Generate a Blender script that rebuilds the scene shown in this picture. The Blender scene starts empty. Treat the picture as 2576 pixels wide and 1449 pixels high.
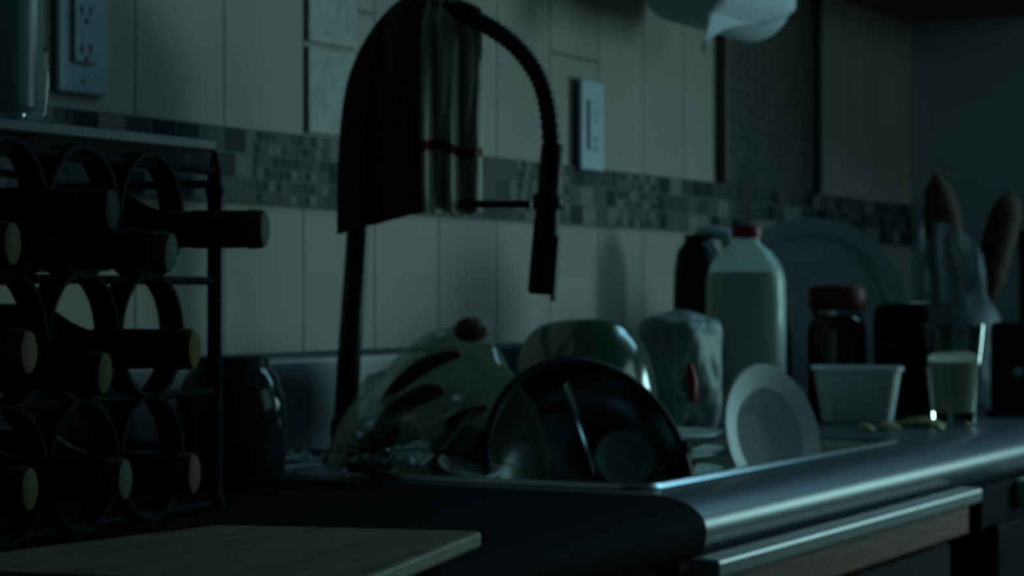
import bpy, bmesh, math, random
from mathutils import Vector, Matrix, noise

random.seed(7)
PI = math.pi
SC = bpy.context.scene
COL = SC.collection
T = 0.9            # height of the worktop above the floor

# ---------------------------------------------------------------- camera
cam_data = bpy.data.cameras.new('camera')
cam = bpy.data.objects.new('camera', cam_data)
COL.objects.link(cam)
cam_data.sensor_width = 36.0
cam_data.lens = 78.26
cam.location = (0.0, -1.329, T + 0.178)
yaw = math.atan2(0.4673, 0.8841)
cam.rotation_euler = (PI / 2 + math.atan(15.5 / 5600), 0, yaw - PI / 2)
cam_data.dof.use_dof = True
cam_data.dof.focus_distance = 1.05
cam_data.dof.aperture_fstop = 19.0
cam_data.clip_start = 0.02
SC.camera = cam

# ---------------------------------------------------------------- light and exposure
w = bpy.data.worlds.new('world')
SC.world = w
w.use_nodes = True
bg = w.node_tree.nodes['Background']
bg.inputs[0].default_value = (0.30, 0.80, 0.86, 1)
bg.inputs[1].default_value = 0.013

def area(name, loc, target, sx, sy, power, col):
    ld = bpy.data.lights.new(name, 'AREA')
    ld.shape = 'RECTANGLE'; ld.size = sx; ld.size_y = sy
    ld.energy = power; ld.color = col
    o = bpy.data.objects.new(name, ld); COL.objects.link(o)
    o.location = loc
    d = Vector(target) - Vector(loc)
    o.rotation_euler = d.to_track_quat('-Z', 'Y').to_euler()
    return o
area('window_daylight', (4.75, -1.75, T + 0.42), (2.1, -0.1, T + 0.15), 0.60, 0.70, 16.5, (0.50, 0.96, 0.97))
area('edge_highlight_lamp', (4.45, -1.20, T + 1.75), (2.4, -0.5, T), 0.9, 1.1, 14.0, (0.36, 0.86, 1.15))  # added high lamp, only for the highlight on the rolled counter edge
area('room_fill', (3.4, -2.9, T + 1.1), (2.4, -0.2, T + 0.1), 1.2, 1.0, 3.2, (0.50, 0.95, 0.98))  # added soft fill from the room side, source unseen

vs = SC.view_settings
vs.view_transform = 'Standard'; vs.look = 'None'
vs.exposure = 0.0; vs.gamma = 1.0; vs.use_curve_mapping = False

# ---------------------------------------------------------------- helpers: objects
def tag(o, label=None, cat=None, group=None, kind=None):
    if label: o['label'] = label
    if cat: o['category'] = cat
    if group: o['group'] = group
    if kind: o['kind'] = kind
    return o

def thing(name, label, cat, loc=(0, 0, 0), rot=(0, 0, 0), group=None):
    o = bpy.data.objects.new(name, None)
    o.empty_display_size = 0.03
    COL.objects.link(o)
    o.location = (loc[0], loc[1], loc[2] + T)
    o.rotation_euler = rot
    return tag(o, label, cat, group)

def mesh(name, bm, m, parent=None, smooth=True, bevel=0.0, seg=2, solid=0.0, sub=0, label=None, loc=None, rot=None):
    bmesh.ops.recalc_face_normals(bm, faces=bm.faces[:])
    me = bpy.data.meshes.new(name)
    bm.to_mesh(me); bm.free()
    o = bpy.data.objects.new(name, me)
    COL.objects.link(o)
    me.materials.append(m)
    if smooth:
        for p in me.polygons: p.use_smooth = True
        try: me.set_sharp_from_angle(angle=math.radians(38))
        except Exception: pass
    if parent: o.parent = parent
    if solid:
        s = o.modifiers.new('solid', 'SOLIDIFY'); s.thickness = solid; s.offset = 0
    if bevel:
        b = o.modifiers.new('bevel', 'BEVEL'); b.width = bevel; b.segments = seg; b.limit_method = 'ANGLE'
    if sub:
        s = o.modifiers.new('sub', 'SUBSURF'); s.levels = sub; s.render_levels = sub
    if loc is not None: o.location = loc if parent else (loc[0], loc[1], loc[2] + T)
    if rot is not None: o.rotation_euler = rot
    if label: o['label'] = label
    return o

def structure(name, bm, m, smooth=False, bevel=0.0):
    o = mesh(name, bm, m, None, smooth, bevel)
    o.location = (0, 0, T)
    o['kind'] = 'structure'
    return o

# ---------------------------------------------------------------- helpers: shapes
def B(): return bmesh.new()

def box(bm, x0, x1, y0, y1, z0, z1, M=None):
    v = [bm.verts.new(M @ Vector(c) if M else Vector(c)) for c in
         [(x0, y0, z0), (x1, y0, z0), (x1, y1, z0), (x0, y1, z0), (x0, y0, z1), (x1, y0, z1), (x1, y1, z1), (x0, y1, z1)]]
    for f in [(0, 3, 2, 1), (4, 5, 6, 7), (0, 1, 5, 4), (1, 2, 6, 5), (2, 3, 7, 6), (3, 0, 4, 7)]:
        bm.faces.new([v[i] for i in f])
    return bm

def loft(bm, loops, close0=True, close1=True, M=None, ring=True):
    L = []
    for lp in loops:
        L.append([bm.verts.new(M @ Vector(p) if M else Vector(p)) for p in lp])
    n = len(L[0])
    for a, b in zip(L[:-1], L[1:]):
        for i in range(n if ring else n - 1):
            j = (i + 1) % n
            try: bm.faces.new((a[i], a[j], b[j], b[i]))
            except ValueError: pass
    if close0: bm.faces.new(list(reversed(L[0])))
    if close1: bm.faces.new(L[-1])
    return bm

def circ(r, z, n=48, sx=1.0, sy=1.0, e=2.0, cx=0.0, cy=0.0):
    out = []
    for i in range(n):
        a = 2 * PI * i / n
        c, s = math.cos(a), math.sin(a)
        c2 = math.copysign(abs(c) ** (2 / e), c); s2 = math.copysign(abs(s) ** (2 / e), s)
        out.append((cx + r * sx * c2, cy + r * sy * s2, z))
    return out

def lathe(bm, prof, n=48, M=None, c0=True, c1=True, sx=1.0, sy=1.0, e=2.0):
    return loft(bm, [circ(max(r, 1e-4), z, n, sx, sy, e) for r, z in prof], c0, c1, M)

def tube(bm, pts, r, n=12, caps=True, closed=False):
    P = [Vector(p) for p in pts]
    m = len(P)
    R = r if isinstance(r, (list, tuple)) else [r] * m
    loops = []
    up = None
    for i in range(m):
        if closed: t = (P[(i + 1) % m] - P[i - 1]).normalized()
        else: t = (P[min(i + 1, m - 1)] - P[max(i - 1, 0)]).normalized()
        if up is None:
            up = Vector((0, 0, 1)) if abs(t.z) < 0.9 else Vector((1, 0, 0))
        a = t.cross(up).normalized(); b = a.cross(t).normalized(); up = b
        loops.append([tuple(P[i] + (a * math.cos(2 * PI * k / n) + b * math.sin(2 * PI * k / n)) * R[i]) for k in range(n)])
    if closed:
        loops.append(loops[0])
        loft(bm, loops, False, False)
        bmesh.ops.remove_doubles(bm, verts=bm.verts[:], dist=1e-6)
        return bm
    return loft(bm, loops, caps, caps)

def prism(bm, prof, x0, x1):
    return loft(bm, [[(x0, y, z) for y, z in prof], [(x1, y, z) for y, z in prof]])

def rrect(x0, x1, y0, y1, r, z, k=6):
    out = []
    for cx, cy, a0 in ((x1 - r, y1 - r, 0), (x0 + r, y1 - r, PI / 2), (x0 + r, y0 + r, PI), (x1 - r, y0 + r, 1.5 * PI)):
        for i in range(k + 1):
            a = a0 + PI / 2 * i / k
            out.append((cx + r * math.cos(a), cy + r * math.sin(a), z))
    return out

def axis_to(vec):
    return Vector(vec).normalized().to_track_quat('Z', 'Y').to_euler()

# ---------------------------------------------------------------- helpers: materials
def newmat(name):
    m = bpy.data.materials.new(name); m.use_nodes = True
    nt = m.node_tree
    return m, nt, nt.nodes['Principled BSDF']

def N(nt, t, **kw):
    n = nt.nodes.new(t)
    for k, v in kw.items(): setattr(n, k, v)
    return n

def pm(name, col, rough=0.5, metal=0.0, spec=0.5, var=0.12, scale=30.0, bump=0.0, bscale=60.0, trans=0.0, ior=1.45, stretch=(1, 1, 1), coat=0.0):
    m, nt, p = newmat(name)
    tc = N(nt, 'ShaderNodeTexCoord'); mp = N(nt, 'ShaderNodeMapping')
    mp.inputs['Scale'].default_value = stretch
    nt.links.new(tc.outputs['Object'], mp.inputs[0])
    nz = N(nt, 'ShaderNodeTexNoise'); nz.inputs['Scale'].default_value = scale; nz.inputs['Detail'].default_value = 4
    nt.links.new(mp.outputs[0], nz.inputs['Vector'])
    mr = N(nt, 'ShaderNodeMapRange')
    mr.inputs[1].default_value = 0.3; mr.inputs[2].default_value = 0.7
    mr.inputs[3].default_value = 1 - var; mr.inputs[4].default_value = 1 + var
    nt.links.new(nz.outputs[0], mr.inputs[0])
    mx = N(nt, 'ShaderNodeVectorMath', operation='SCALE')
    mx.inputs[0].default_value = col
    nt.links.new(mr.outputs[0], mx.inputs['Scale'])
    nt.links.new(mx.outputs[0], p.inputs['Base Color'])
    p.inputs['Roughness'].default_value = rough
    p.inputs['Metallic'].default_value = metal
    p.inputs['Specular IOR Level'].default_value = spec
    p.inputs['Transmission Weight'].default_value = trans
    p.inputs['IOR'].default_value = ior
    p.inputs['Coat Weight'].default_value = coat
    if bump:
        n2 = N(nt, 'ShaderNodeTexNoise'); n2.inputs['Scale'].default_value = bscale
        nt.links.new(mp.outputs[0], n2.inputs['Vector'])
        bp = N(nt, 'ShaderNodeBump'); bp.inputs['Strength'].default_value = bump; bp.inputs['Distance'].default_value = 0.002
        nt.links.new(n2.outputs[0], bp.inputs['Height'])
        nt.links.new(bp.outputs[0], p.inputs['Normal'])
    return m

def film(name, col, clear=0.6, rough=0.12, gloss=0.25, bscale=40.0, trl=0.5):
    """thin plastic: see-through, milky and shiny all at once"""
    m, nt, p = newmat(name)
    nt.nodes.remove(p)
    out = nt.nodes['Material Output']
    tr = N(nt, 'ShaderNodeBsdfTransparent'); tr.inputs[0].default_value = (0.92, 0.96, 0.95, 1)
    df = N(nt, 'ShaderNodeBsdfDiffuse'); df.inputs[0].default_value = (*col, 1)
    tl = N(nt, 'ShaderNodeBsdfTranslucent'); tl.inputs[0].default_value = (*col, 1)
    gl = N(nt, 'ShaderNodeBsdfGlossy'); gl.inputs['Roughness'].default_value = rough
    gl.inputs[0].default_value = (0.9, 0.9, 0.9, 1)
    m1 = N(nt, 'ShaderNodeMixShader'); m1.inputs[0].default_value = trl
    m2 = N(nt, 'ShaderNodeMixShader'); m2.inputs[0].default_value = clear
    m3 = N(nt, 'ShaderNodeMixShader')
    fr = N(nt, 'ShaderNodeLayerWeight'); fr.inputs[0].default_value = 0.35
    mul = N(nt, 'ShaderNodeMath', operation='MULTIPLY'); mul.inputs[1].default_value = gloss * 2
    add = N(nt, 'ShaderNodeMath', operation='ADD'); add.inputs[1].default_value = gloss * 0.25; add.use_clamp = True
    nt.links.new(fr.outputs['Fresnel'], mul.inputs[0]); nt.links.new(mul.outputs[0], add.inputs[0])
    nz = N(nt, 'ShaderNodeTexNoise'); nz.inputs['Scale'].default_value = bscale
    tc = N(nt, 'ShaderNodeTexCoord'); nt.links.new(tc.outputs['Object'], nz.inputs['Vector'])
    bp = N(nt, 'ShaderNodeBump'); bp.inputs['Strength'].default_value = 0.4; bp.inputs['Distance'].default_value = 0.003
    nt.links.new(nz.outputs[0], bp.inputs['Height']); nt.links.new(bp.outputs[0], gl.inputs['Normal'])
    nt.links.new(df.outputs[0], m1.inputs[1]); nt.links.new(tl.outputs[0], m1.inputs[2])
    nt.links.new(m1.outputs[0], m2.inputs[1]); nt.links.new(tr.outputs[0], m2.inputs[2])
    nt.links.new(m2.outputs[0], m3.inputs[1]); nt.links.new(gl.outputs[0], m3.inputs[2])
    nt.links.new(add.outputs[0], m3.inputs[0]); nt.links.new(m3.outputs[0], out.inputs[0])
    return m

def M2(nt, op, a, b=None, c=None):
    n = N(nt, 'ShaderNodeMath', operation=op)
    for i, v in enumerate((a, b, c)):
        if v is None: continue
        if isinstance(v, (int, float)): n.inputs[i].default_value = v
        else: nt.links.new(v, n.inputs[i])
    return n.outputs[0]

def tile_material():
    m, nt, p = newmat('beige_wall_tile')
    tc = N(nt, 'ShaderNodeTexCoord'); sp = N(nt, 'ShaderNodeSeparateXYZ')
    nt.links.new(tc.outputs['Object'], sp.inputs[0])
    X, Z = sp.outputs[0], sp.outputs[2]
    u = M2(nt, 'DIVIDE', M2(nt, 'SUBTRACT', X, 2.029 - 1.48), 0.148)
    v = M2(nt, 'DIVIDE', M2(nt, 'SUBTRACT', Z, 0.498 - 1.48), 0.148)
    def edge(s):
        f = M2(nt, 'FRACT', s)
        d = M2(nt, 'MINIMUM', f, M2(nt, 'SUBTRACT', 1.0, f))
        n = N(nt, 'ShaderNodeMapRange'); nt.links.new(d, n.inputs[0])
        n.inputs[1].default_value = 0.006; n.inputs[2].default_value = 0.016
        n.inputs[3].default_value = 0.0; n.inputs[4].default_value = 1.0
        return n.outputs[0]
    # below the border one row of tall tiles: only upright joints there
    above = M2(nt, 'GREATER_THAN', Z, 0.36)
    colid = M2(nt, 'FLOOR', u)
    hit = M2(nt, 'ADD', M2(nt, 'COMPARE', colid, 10.0, 0.2), M2(nt, 'COMPARE', colid, 14.0, 0.2))
    ev = M2(nt, 'MAXIMUM', edge(v), M2(nt, 'SUBTRACT', 1.0, M2(nt, 'MULTIPLY', above, hit)))
    mask = M2(nt, 'MINIMUM', edge(u), ev)
    cell = N(nt, 'ShaderNodeCombineXYZ')
    nt.links.new(M2(nt, 'FLOOR', u), cell.inputs[0]); nt.links.new(M2(nt, 'FLOOR', v), cell.inputs[1])
    wn = N(nt, 'ShaderNodeTexWhiteNoise'); nt.links.new(cell.outputs[0], wn.inputs['Vector'])
    nz = N(nt, 'ShaderNodeTexNoise'); nz.inputs['Scale'].default_value = 9; nz.inputs['Detail'].default_value = 5
    nt.links.new(tc.outputs['Object'], nz.inputs['Vector'])
    sh = M2(nt, 'ADD', M2(nt, 'MULTIPLY', wn.outputs['Value'], 0.10), M2(nt, 'ADD', M2(nt, 'MULTIPLY', nz.outputs[0], 0.16), 0.86))
    sc = N(nt, 'ShaderNodeVectorMath', operation='SCALE'); sc.inputs[0].default_value = (0.52, 0.47, 0.40)
    nt.links.new(sh, sc.inputs['Scale'])
    mx = N(nt, 'ShaderNodeMix', data_type='RGBA')
    mx.inputs[6].default_value = (0.24, 0.23, 0.20, 1)
    nt.links.new(mask, mx.inputs[0]); nt.links.new(sc.outputs[0], mx.inputs[7])
    nt.links.new(mx.outputs[2], p.inputs['Base Color'])
    p.inputs['Roughness'].default_value = 0.6
    p.inputs['Specular IOR Level'].default_value = 0.12
    bp = N(nt, 'ShaderNodeBump'); bp.inputs['Strength'].default_value = 0.6; bp.inputs['Distance'].default_value = 0.002
    nt.links.new(mask, bp.inputs['Height']); nt.links.new(bp.outputs[0], p.inputs['Normal'])
    return m

def mosaic_material(name, cell=0.026, cols=None, grout=(0.15, 0.15, 0.13), fine=True, z0=0.272, rough=0.3):
    m, nt, p = newmat(name)
    cols = cols or [(0.0, (0.025, 0.035, 0.04)), (0.28, (0.07, 0.085, 0.085)), (0.55, (0.13, 0.13, 0.115)), (0.82, (0.26, 0.25, 0.22))]
    tc = N(nt, 'ShaderNodeTexCoord'); sp = N(nt, 'ShaderNodeSeparateXYZ')
    nt.links.new(tc.outputs['Object'], sp.inputs[0])
    X, Z = sp.outputs[0], M2(nt, 'SUBTRACT', sp.outputs[2], z0)
    def layer(cx, cz, seed):
        row = M2(nt, 'FLOOR', M2(nt, 'DIVIDE', Z, cz))
        rn = N(nt, 'ShaderNodeTexWhiteNoise'); rn.noise_dimensions = '1D'
        nt.links.new(M2(nt, 'ADD', row, seed), rn.inputs['W'])
        u = M2(nt, 'ADD', M2(nt, 'DIVIDE', X, cx), M2(nt, 'MULTIPLY', rn.outputs['Value'], 1.0))
        v = M2(nt, 'DIVIDE', Z, cz)
        cmb = N(nt, 'ShaderNodeCombineXYZ')
        nt.links.new(M2(nt, 'FLOOR', u), cmb.inputs[0]); nt.links.new(row, cmb.inputs[1]); cmb.inputs[2].default_value = seed
        wn = N(nt, 'ShaderNodeTexWhiteNoise'); nt.links.new(cmb.outputs[0], wn.inputs['Vector'])
        def ed(s, g):
            f = M2(nt, 'FRACT', s); d = M2(nt, 'MINIMUM', f, M2(nt, 'SUBTRACT', 1.0, f))
            return M2(nt, 'GREATER_THAN', d, g)
        return wn.outputs['Value'], M2(nt, 'MINIMUM', ed(u, 0.0013 / cx), ed(v, 0.0013 / cz))
    va, ma = layer(cell * 1.55, cell, 3.0)
    if fine:
        vb, mb = layer(cell * 0.5, cell * 0.5, 9.0)
        blk = N(nt, 'ShaderNodeTexWhiteNoise'); blk.noise_dimensions = '1D'
        nt.links.new(M2(nt, 'FLOOR', M2(nt, 'DIVIDE', X, 0.148)), blk.inputs['W'])
        sel = M2(nt, 'GREATER_THAN', blk.outputs['Value'], 0.55)
        def mixf(a, b): return M2(nt, 'ADD', M2(nt, 'MULTIPLY', a, M2(nt, 'SUBTRACT', 1.0, sel)), M2(nt, 'MULTIPLY', b, sel))
        va, ma = mixf(va, vb), mixf(ma, mb)
    cr = N(nt, 'ShaderNodeValToRGB'); cr.color_ramp.interpolation = 'CONSTANT'
    while len(cr.color_ramp.elements) < len(cols): cr.color_ramp.elements.new(0.5)
    for e, (pos, c) in zip(cr.color_ramp.elements, cols): e.position = pos; e.color = (*c, 1)
    nt.links.new(va, cr.inputs[0])
    mx = N(nt, 'ShaderNodeMix', data_type='RGBA'); mx.inputs[6].default_value = (*grout, 1)
    nt.links.new(ma, mx.inputs[0]); nt.links.new(cr.outputs[0], mx.inputs[7])
    nt.links.new(mx.outputs[2], p.inputs['Base Color'])
    p.inputs['Roughness'].default_value = 0.65
    p.inputs['Specular IOR Level'].default_value = 0.10
    bp = N(nt, 'ShaderNodeBump'); bp.inputs['Strength'].default_value = 0.5; bp.inputs['Distance'].default_value = 0.0015
    nt.links.new(ma, bp.inputs['Height']); nt.links.new(bp.outputs[0], p.inputs['Normal'])
    return m

def dot_material():
    m, nt, p = newmat('dotted_stone_mosaic')
    tc = N(nt, 'ShaderNodeTexCoord'); mp = N(nt, 'ShaderNodeMapping')
    mp.inputs['Scale'].default_value = (0.36, 1.0, 1.0)
    nt.links.new(tc.outputs['Object'], mp.inputs[0])
    vo = N(nt, 'ShaderNodeTexVoronoi'); vo.inputs['Scale'].default_value = 85; vo.inputs['Randomness'].default_value = 0.45
    nt.links.new(mp.outputs[0], vo.inputs['Vector'])
    cr = N(nt, 'ShaderNodeValToRGB'); cr.color_ramp.elements[0].position = 0.28; cr.color_ramp.elements[0].color = (0.06, 0.07, 0.065, 1)
    cr.color_ramp.elements[1].position = 0.42; cr.color_ramp.elements[1].color = (0.11, 0.12, 0.105, 1)
    nt.links.new(vo.outputs['Distance'], cr.inputs[0])
    nt.links.new(cr.outputs[0], p.inputs['Base Color'])
    p.inputs['Roughness'].default_value = 0.7; p.inputs['Specular IOR Level'].default_value = 0.1
    return m

def towel_material():
    m, nt, p = newmat('kitchen_towel_cloth')
    tc = N(nt, 'ShaderNodeTexCoord'); sp = N(nt, 'ShaderNodeSeparateXYZ')
    nt.links.new(tc.outputs['UV'], sp.inputs[0])
    V = sp.outputs[1]
    a = M2(nt, 'GREATER_THAN', V, 0.735); b = M2(nt, 'LESS_THAN', V, 0.775)
    st = M2(nt, 'MULTIPLY', a, b)
    wv = N(nt, 'ShaderNodeTexWave'); wv.inputs['Scale'].default_value = 90; wv.inputs['Distortion'].default_value = 2
    nt.links.new(tc.outputs['Object'], wv.inputs['Vector'])
    mr = N(nt, 'ShaderNodeMapRange'); nt.links.new(wv.outputs['Fac'], mr.inputs[0]); mr.inputs[3].default_value = 0.85; mr.inputs[4].default_value = 1.08
    sc = N(nt, 'ShaderNodeVectorMath', operation='SCALE'); sc.inputs[0].default_value = (0.50, 0.50, 0.40)
    nt.links.new(mr.outputs[0], sc.inputs['Scale'])
    mx = N(nt, 'ShaderNodeMix', data_type='RGBA'); mx.inputs[7].default_value = (0.16, 0.006, 0.012, 1)
    nt.links.new(st, mx.inputs[0]); nt.links.new(sc.outputs[0], mx.inputs[6])
    nt.links.new(mx.outputs[2], p.inputs['Base Color'])
    p.inputs['Roughness'].default_value = 0.95; p.inputs['Specular IOR Level'].default_value = 0.1
    bp = N(nt, 'ShaderNodeBump'); bp.inputs['Strength'].default_value = 0.3; bp.inputs['Distance'].default_value = 0.001
    nt.links.new(wv.outputs['Fac'], bp.inputs['Height']); nt.links.new(bp.outputs[0], p.inputs['Normal'])
    return m

def paint_wood(name, col, rough=0.5):
    return pm(name, col, rough, var=0.3, scale=14, stretch=(1, 9, 9), bump=0.15, bscale=30, spec=0.3)

MT = tile_material(); MM = mosaic_material('mosaic_border_tile'); MD = dot_material()
M_pencil = pm('brown_pencil_trim', (0.10, 0.075, 0.045), 0.4)
M_grey = pm('painted_grey_wall', (0.50, 0.60, 0.66), 0.7, var=0.04, scale=4)
M_floor = pm('floor_tile', (0.10, 0.09, 0.08), 0.5)
M_lam = pm('blue_grey_laminate', (0.048, 0.076, 0.098), 0.38, var=0.10, scale=90, spec=1.0)
M_blklam = pm('black_worktop', (0.003, 0.003, 0.004), 0.8, spec=0.04)
M_wood = paint_wood('board_wood', (0.22, 0.18, 0.10), 0.6)
M_cabwood = paint_wood('brown_cabinet_wood', (0.22, 0.070, 0.028), 0.45)
M_darkwood = paint_wood('near_black_door_wood', (0.010, 0.005, 0.003), 0.9)  # door wood, far darker than the cabinet front
M_pale = pm('pale_edge_trim', (0.30, 0.31, 0.29), 0.35)
M_black = pm('black_plastic', (0.006, 0.007, 0.009), 0.45, spec=0.25)
M_matte = pm('matte_black_front', (0.002, 0.002, 0.003), 0.8, spec=0.06)
M_iron = pm('black_wrought_iron', (0.002, 0.002, 0.003), 0.7, spec=0.05)
M_steel = pm('brushed_steel', (0.42, 0.46, 0.46), 0.26, metal=1.0, var=0.08, scale=20, stretch=(1, 12, 12))
M_mirror = pm('polished_steel', (0.50, 0.54, 0.54), 0.10, metal=1.0, var=0.05, bump=0.08, bscale=14)
M_faucet = pm('dark_faucet_metal', (0.035, 0.045, 0.045), 0.35, metal=0.85)
M_hose = pm('black_faucet_hose', (0.008, 0.009, 0.01), 0.5, spec=0.3)
M_towel = towel_material()
M_outlet = pm('white_outlet_plastic', (0.38, 0.52, 0.58), 0.4, var=0.03)
M_outdark = pm('outlet_slot_dark', (0.02, 0.025, 0.03), 0.6)
M_white = pm('white_ceramic', (0.78, 0.84, 0.82), 0.5, spec=0.3, var=0.03)
M_paper = pm('white_paper', (0.62, 0.72, 0.76), 0.9, var=0.04, bump=0.2, bscale=120)
M_glass = pm('clear_glass', (0.92, 0.97, 0.96), 0.03, trans=1.0, ior=1.45, var=0.0)
M_smoke = pm('smoked_glass', (0.10, 0.15, 0.15), 0.08, trans=0.75, ior=1.3, var=0.05)
M_wineglass = pm('dark_green_bottle_glass', (0.001, 0.003, 0.002), 0.2, spec=0.15)
M_foil = pm('dark_foil', (0.002, 0.004, 0.003), 0.5, spec=0.12)
M_milk = pm('milk', (0.72, 0.74, 0.55), 0.4, var=0.02)
M_hdpe = film('cloudy_milk_bottle', (0.72, 0.86, 0.86), clear=0.36, rough=0.3, gloss=0.12, trl=0.5)
M_red = pm('red_plastic', (0.30, 0.012, 0.02), 0.45, spec=0.3)
M_jam = pm('dark_red_sauce', (0.10, 0.006, 0.01), 0.15, spec=0.5)
M_bagfilm = film('clear_bag_film', (0.38, 0.42, 0.27), clear=0.62, rough=0.16, gloss=0.14, bscale=25)
M_breadfilm = film('bread_bag_film', (0.34, 0.46, 0.50), clear=0.42, rough=0.35, gloss=0.05, bscale=25)
M_whitebag = pm('thin_white_bag', (0.19, 0.25, 0.24), 0.5, var=0.08, bump=0.5, bscale=25)
M_bread = pm('bread_crust', (0.085, 0.045, 0.015), 0.7, var=0.35, scale=30, bump=0.4)
M_peel = pm('orange_brown_scrap', (0.15, 0.045, 0.02), 0.5, var=0.4, scale=60)
M_greenscrap = pm('dark_green_leaf', (0.03, 0.07, 0.02), 0.5, var=0.4, scale=40)
M_yellow = pm('yellow_scrap', (0.42, 0.33, 0.12), 0.55, var=0.35, scale=90)
M_potato = pm('brown_skin', (0.16, 0.08, 0.035), 0.6, var=0.3, scale=50, bump=0.3)
M_greenbowl = film('green_tinted_plastic', (0.14, 0.26, 0.16), clear=0.35, rough=0.12, gloss=0.3, bscale=6)
M_tray = pm('grey_tray_metal', (0.45, 0.58, 0.64), 0.42, metal=0.3, var=0.08)
M_tan = pm('tan_cork', (0.30, 0.19, 0.09), 0.7)

# ================================================================ SETTING
bm = B(); box(bm, 0.2, 4.16, 0.0, 0.12, -0.9, 1.5); structure('wall_back', bm, MT)
bm = B(); box(bm, 4.16, 4.26, -1.12, 0.12, -0.9, 1.5); structure('wall_right', bm, M_grey)
bm = B(); box(bm, -2.0, 6.0, -4.0, 0.12, -1.0, -0.9); structure('floor', bm, M_floor)
bm = B(); box(bm, 0.2, 4.158, -0.006, 0.001, 0.272, 0.350); structure('trim_1', bm, MM)          # mosaic border
bm = B(); box(bm, 3.205, 3.61, -0.006, 0.001, 0.352, 1.2); structure('trim_2', bm, MD)           # upright dotted panel
bm = B(); box(bm, 3.190, 3.205, -0.017, 0.001, 0.350, 1.2); structure('trim_3', bm, M_pencil, bevel=0.004)
bm = B(); box(bm, 3.610, 3.625, -0.017, 0.001, 0.350, 1.2); structure('trim_4', bm, M_pencil, bevel=0.004)
# plain listello lines cut into the insert tile above the border
bm = B()
box(bm, 2.034, 2.135, -0.004, 0.001, 0.353, 0.448); box(bm, 2.034, 2.135, -0.004, 0.001, 0.453, 0.60)
structure('trim_5', bm, pm('embossed_insert_tile', (0.42, 0.42, 0.36), 0.55, var=0.2, scale=45, bump=0.9, bscale=80), bevel=0.002)
# rounded upstand along the wall, same laminate as the counter
prof = [(-0.001, 0.0), (-0.020, 0.0), (-0.020, 0.104)] + [(-0.010 - 0.010 * math.cos(a), 0.106 + 0.010 * math.sin(a)) for a in [i * PI / 12 for i in range(1, 7)]] + [(-0.001, 0.116)]
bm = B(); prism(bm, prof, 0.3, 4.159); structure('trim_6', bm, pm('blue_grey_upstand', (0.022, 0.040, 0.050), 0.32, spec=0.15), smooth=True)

# ================================================================ SINK COUNTER
ct = thing('countertop', 'long blue-grey worktop with rolled front edge around the sink', 'worktop', (1.80, 0, 0))
def bull(yf, th=0.052, a=0.048, b=0.028):
    p = [(-0.021, 0.0)]
    p += [(yf + a - a * math.sin(t), -b + b * math.cos(t)) for t in [i * PI / 2 / 12 for i in range(0, 13)]]
    p += [(yf, -b - 0.006), (yf + 0.003, -th + 0.006), (yf + 0.008, -th), (yf + 0.03, -th), (yf + 0.03, -0.03), (-0.021, -0.03)]
    return p
bm = B()
# in front of, behind, left and right of the sink cut-out
pf = [(-0.492, 0.0)] + bull(-0.570)[1:-1] + [(-0.492, -0.03)]
prism(bm, pf, 0, 2.36)
box(bm, 0, 0.040, -0.492, -0.021, -0.03, 0)
box(bm, 0.765, 2.36, -0.492, -0.021, -0.03, 0)
box(bm, 0.040, 0.765, -0.065, -0.021, -0.03, 0)
mesh('worktop_surface', bm, M_lam, ct, smooth=True)

# sink
sk = thing('sink', 'stainless steel sink heaped with unwashed dishes', 'sink', (1.835, -0.50, -0.13))
bm = B()
zt = 0.130
lo = [rrect(0.0, 0.74, 0.0, 0.44, 0.03, zt + 0.001), rrect(0.003, 0.737, 0.003, 0.437, 0.03, zt + 0.005),
      rrect(0.012, 0.728, 0.012, 0.428, 0.03, zt + 0.005), rrect(0.018, 0.722, 0.018, 0.422, 0.03, zt + 0.002)]
loft(bm, lo, False, False)
lo2 = [rrect(0.018, 0.722, 0.018, 0.422, 0.03, zt + 0.002), rrect(0.024, 0.716, 0.022, 0.372, 0.05, zt + 0.001),
       rrect(0.028, 0.712, 0.026, 0.368, 0.05, zt - 0.006), rrect(0.034, 0.706, 0.032, 0.362, 0.06, 0.02), rrect(0.06, 0.68, 0.06, 0.335, 0.06, 0.004)]
loft(bm, lo2, False, True)
mesh('sink_basin', bm, M_steel, sk)
bm = B(); lathe(bm, [(0.0, 0.0045), (0.036, 0.0045), (0.042, 0.008), (0.045, 0.006)], M=Matrix.Translation((0.37, 0.2, 0.001)))
mesh('drain', bm, M_mirror, sk)

# black worktop section on the left, with the rack on it
bw = thing('black_worktop', 'matt black worktop section left of the sink counter', 'worktop', (0.40, 0, 0))
bm = B()
prism(bm, bull(-0.570), 0, 1.398)
mesh('worktop_surface', bm, M_blklam, bw)
bm = B(); box(bm, 0.0, 1.35, -0.545, -0.03, -0.89, -0.031); mesh('base_cabinet', bm, M_black, bw, smooth=False, bevel=0.002)

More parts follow.
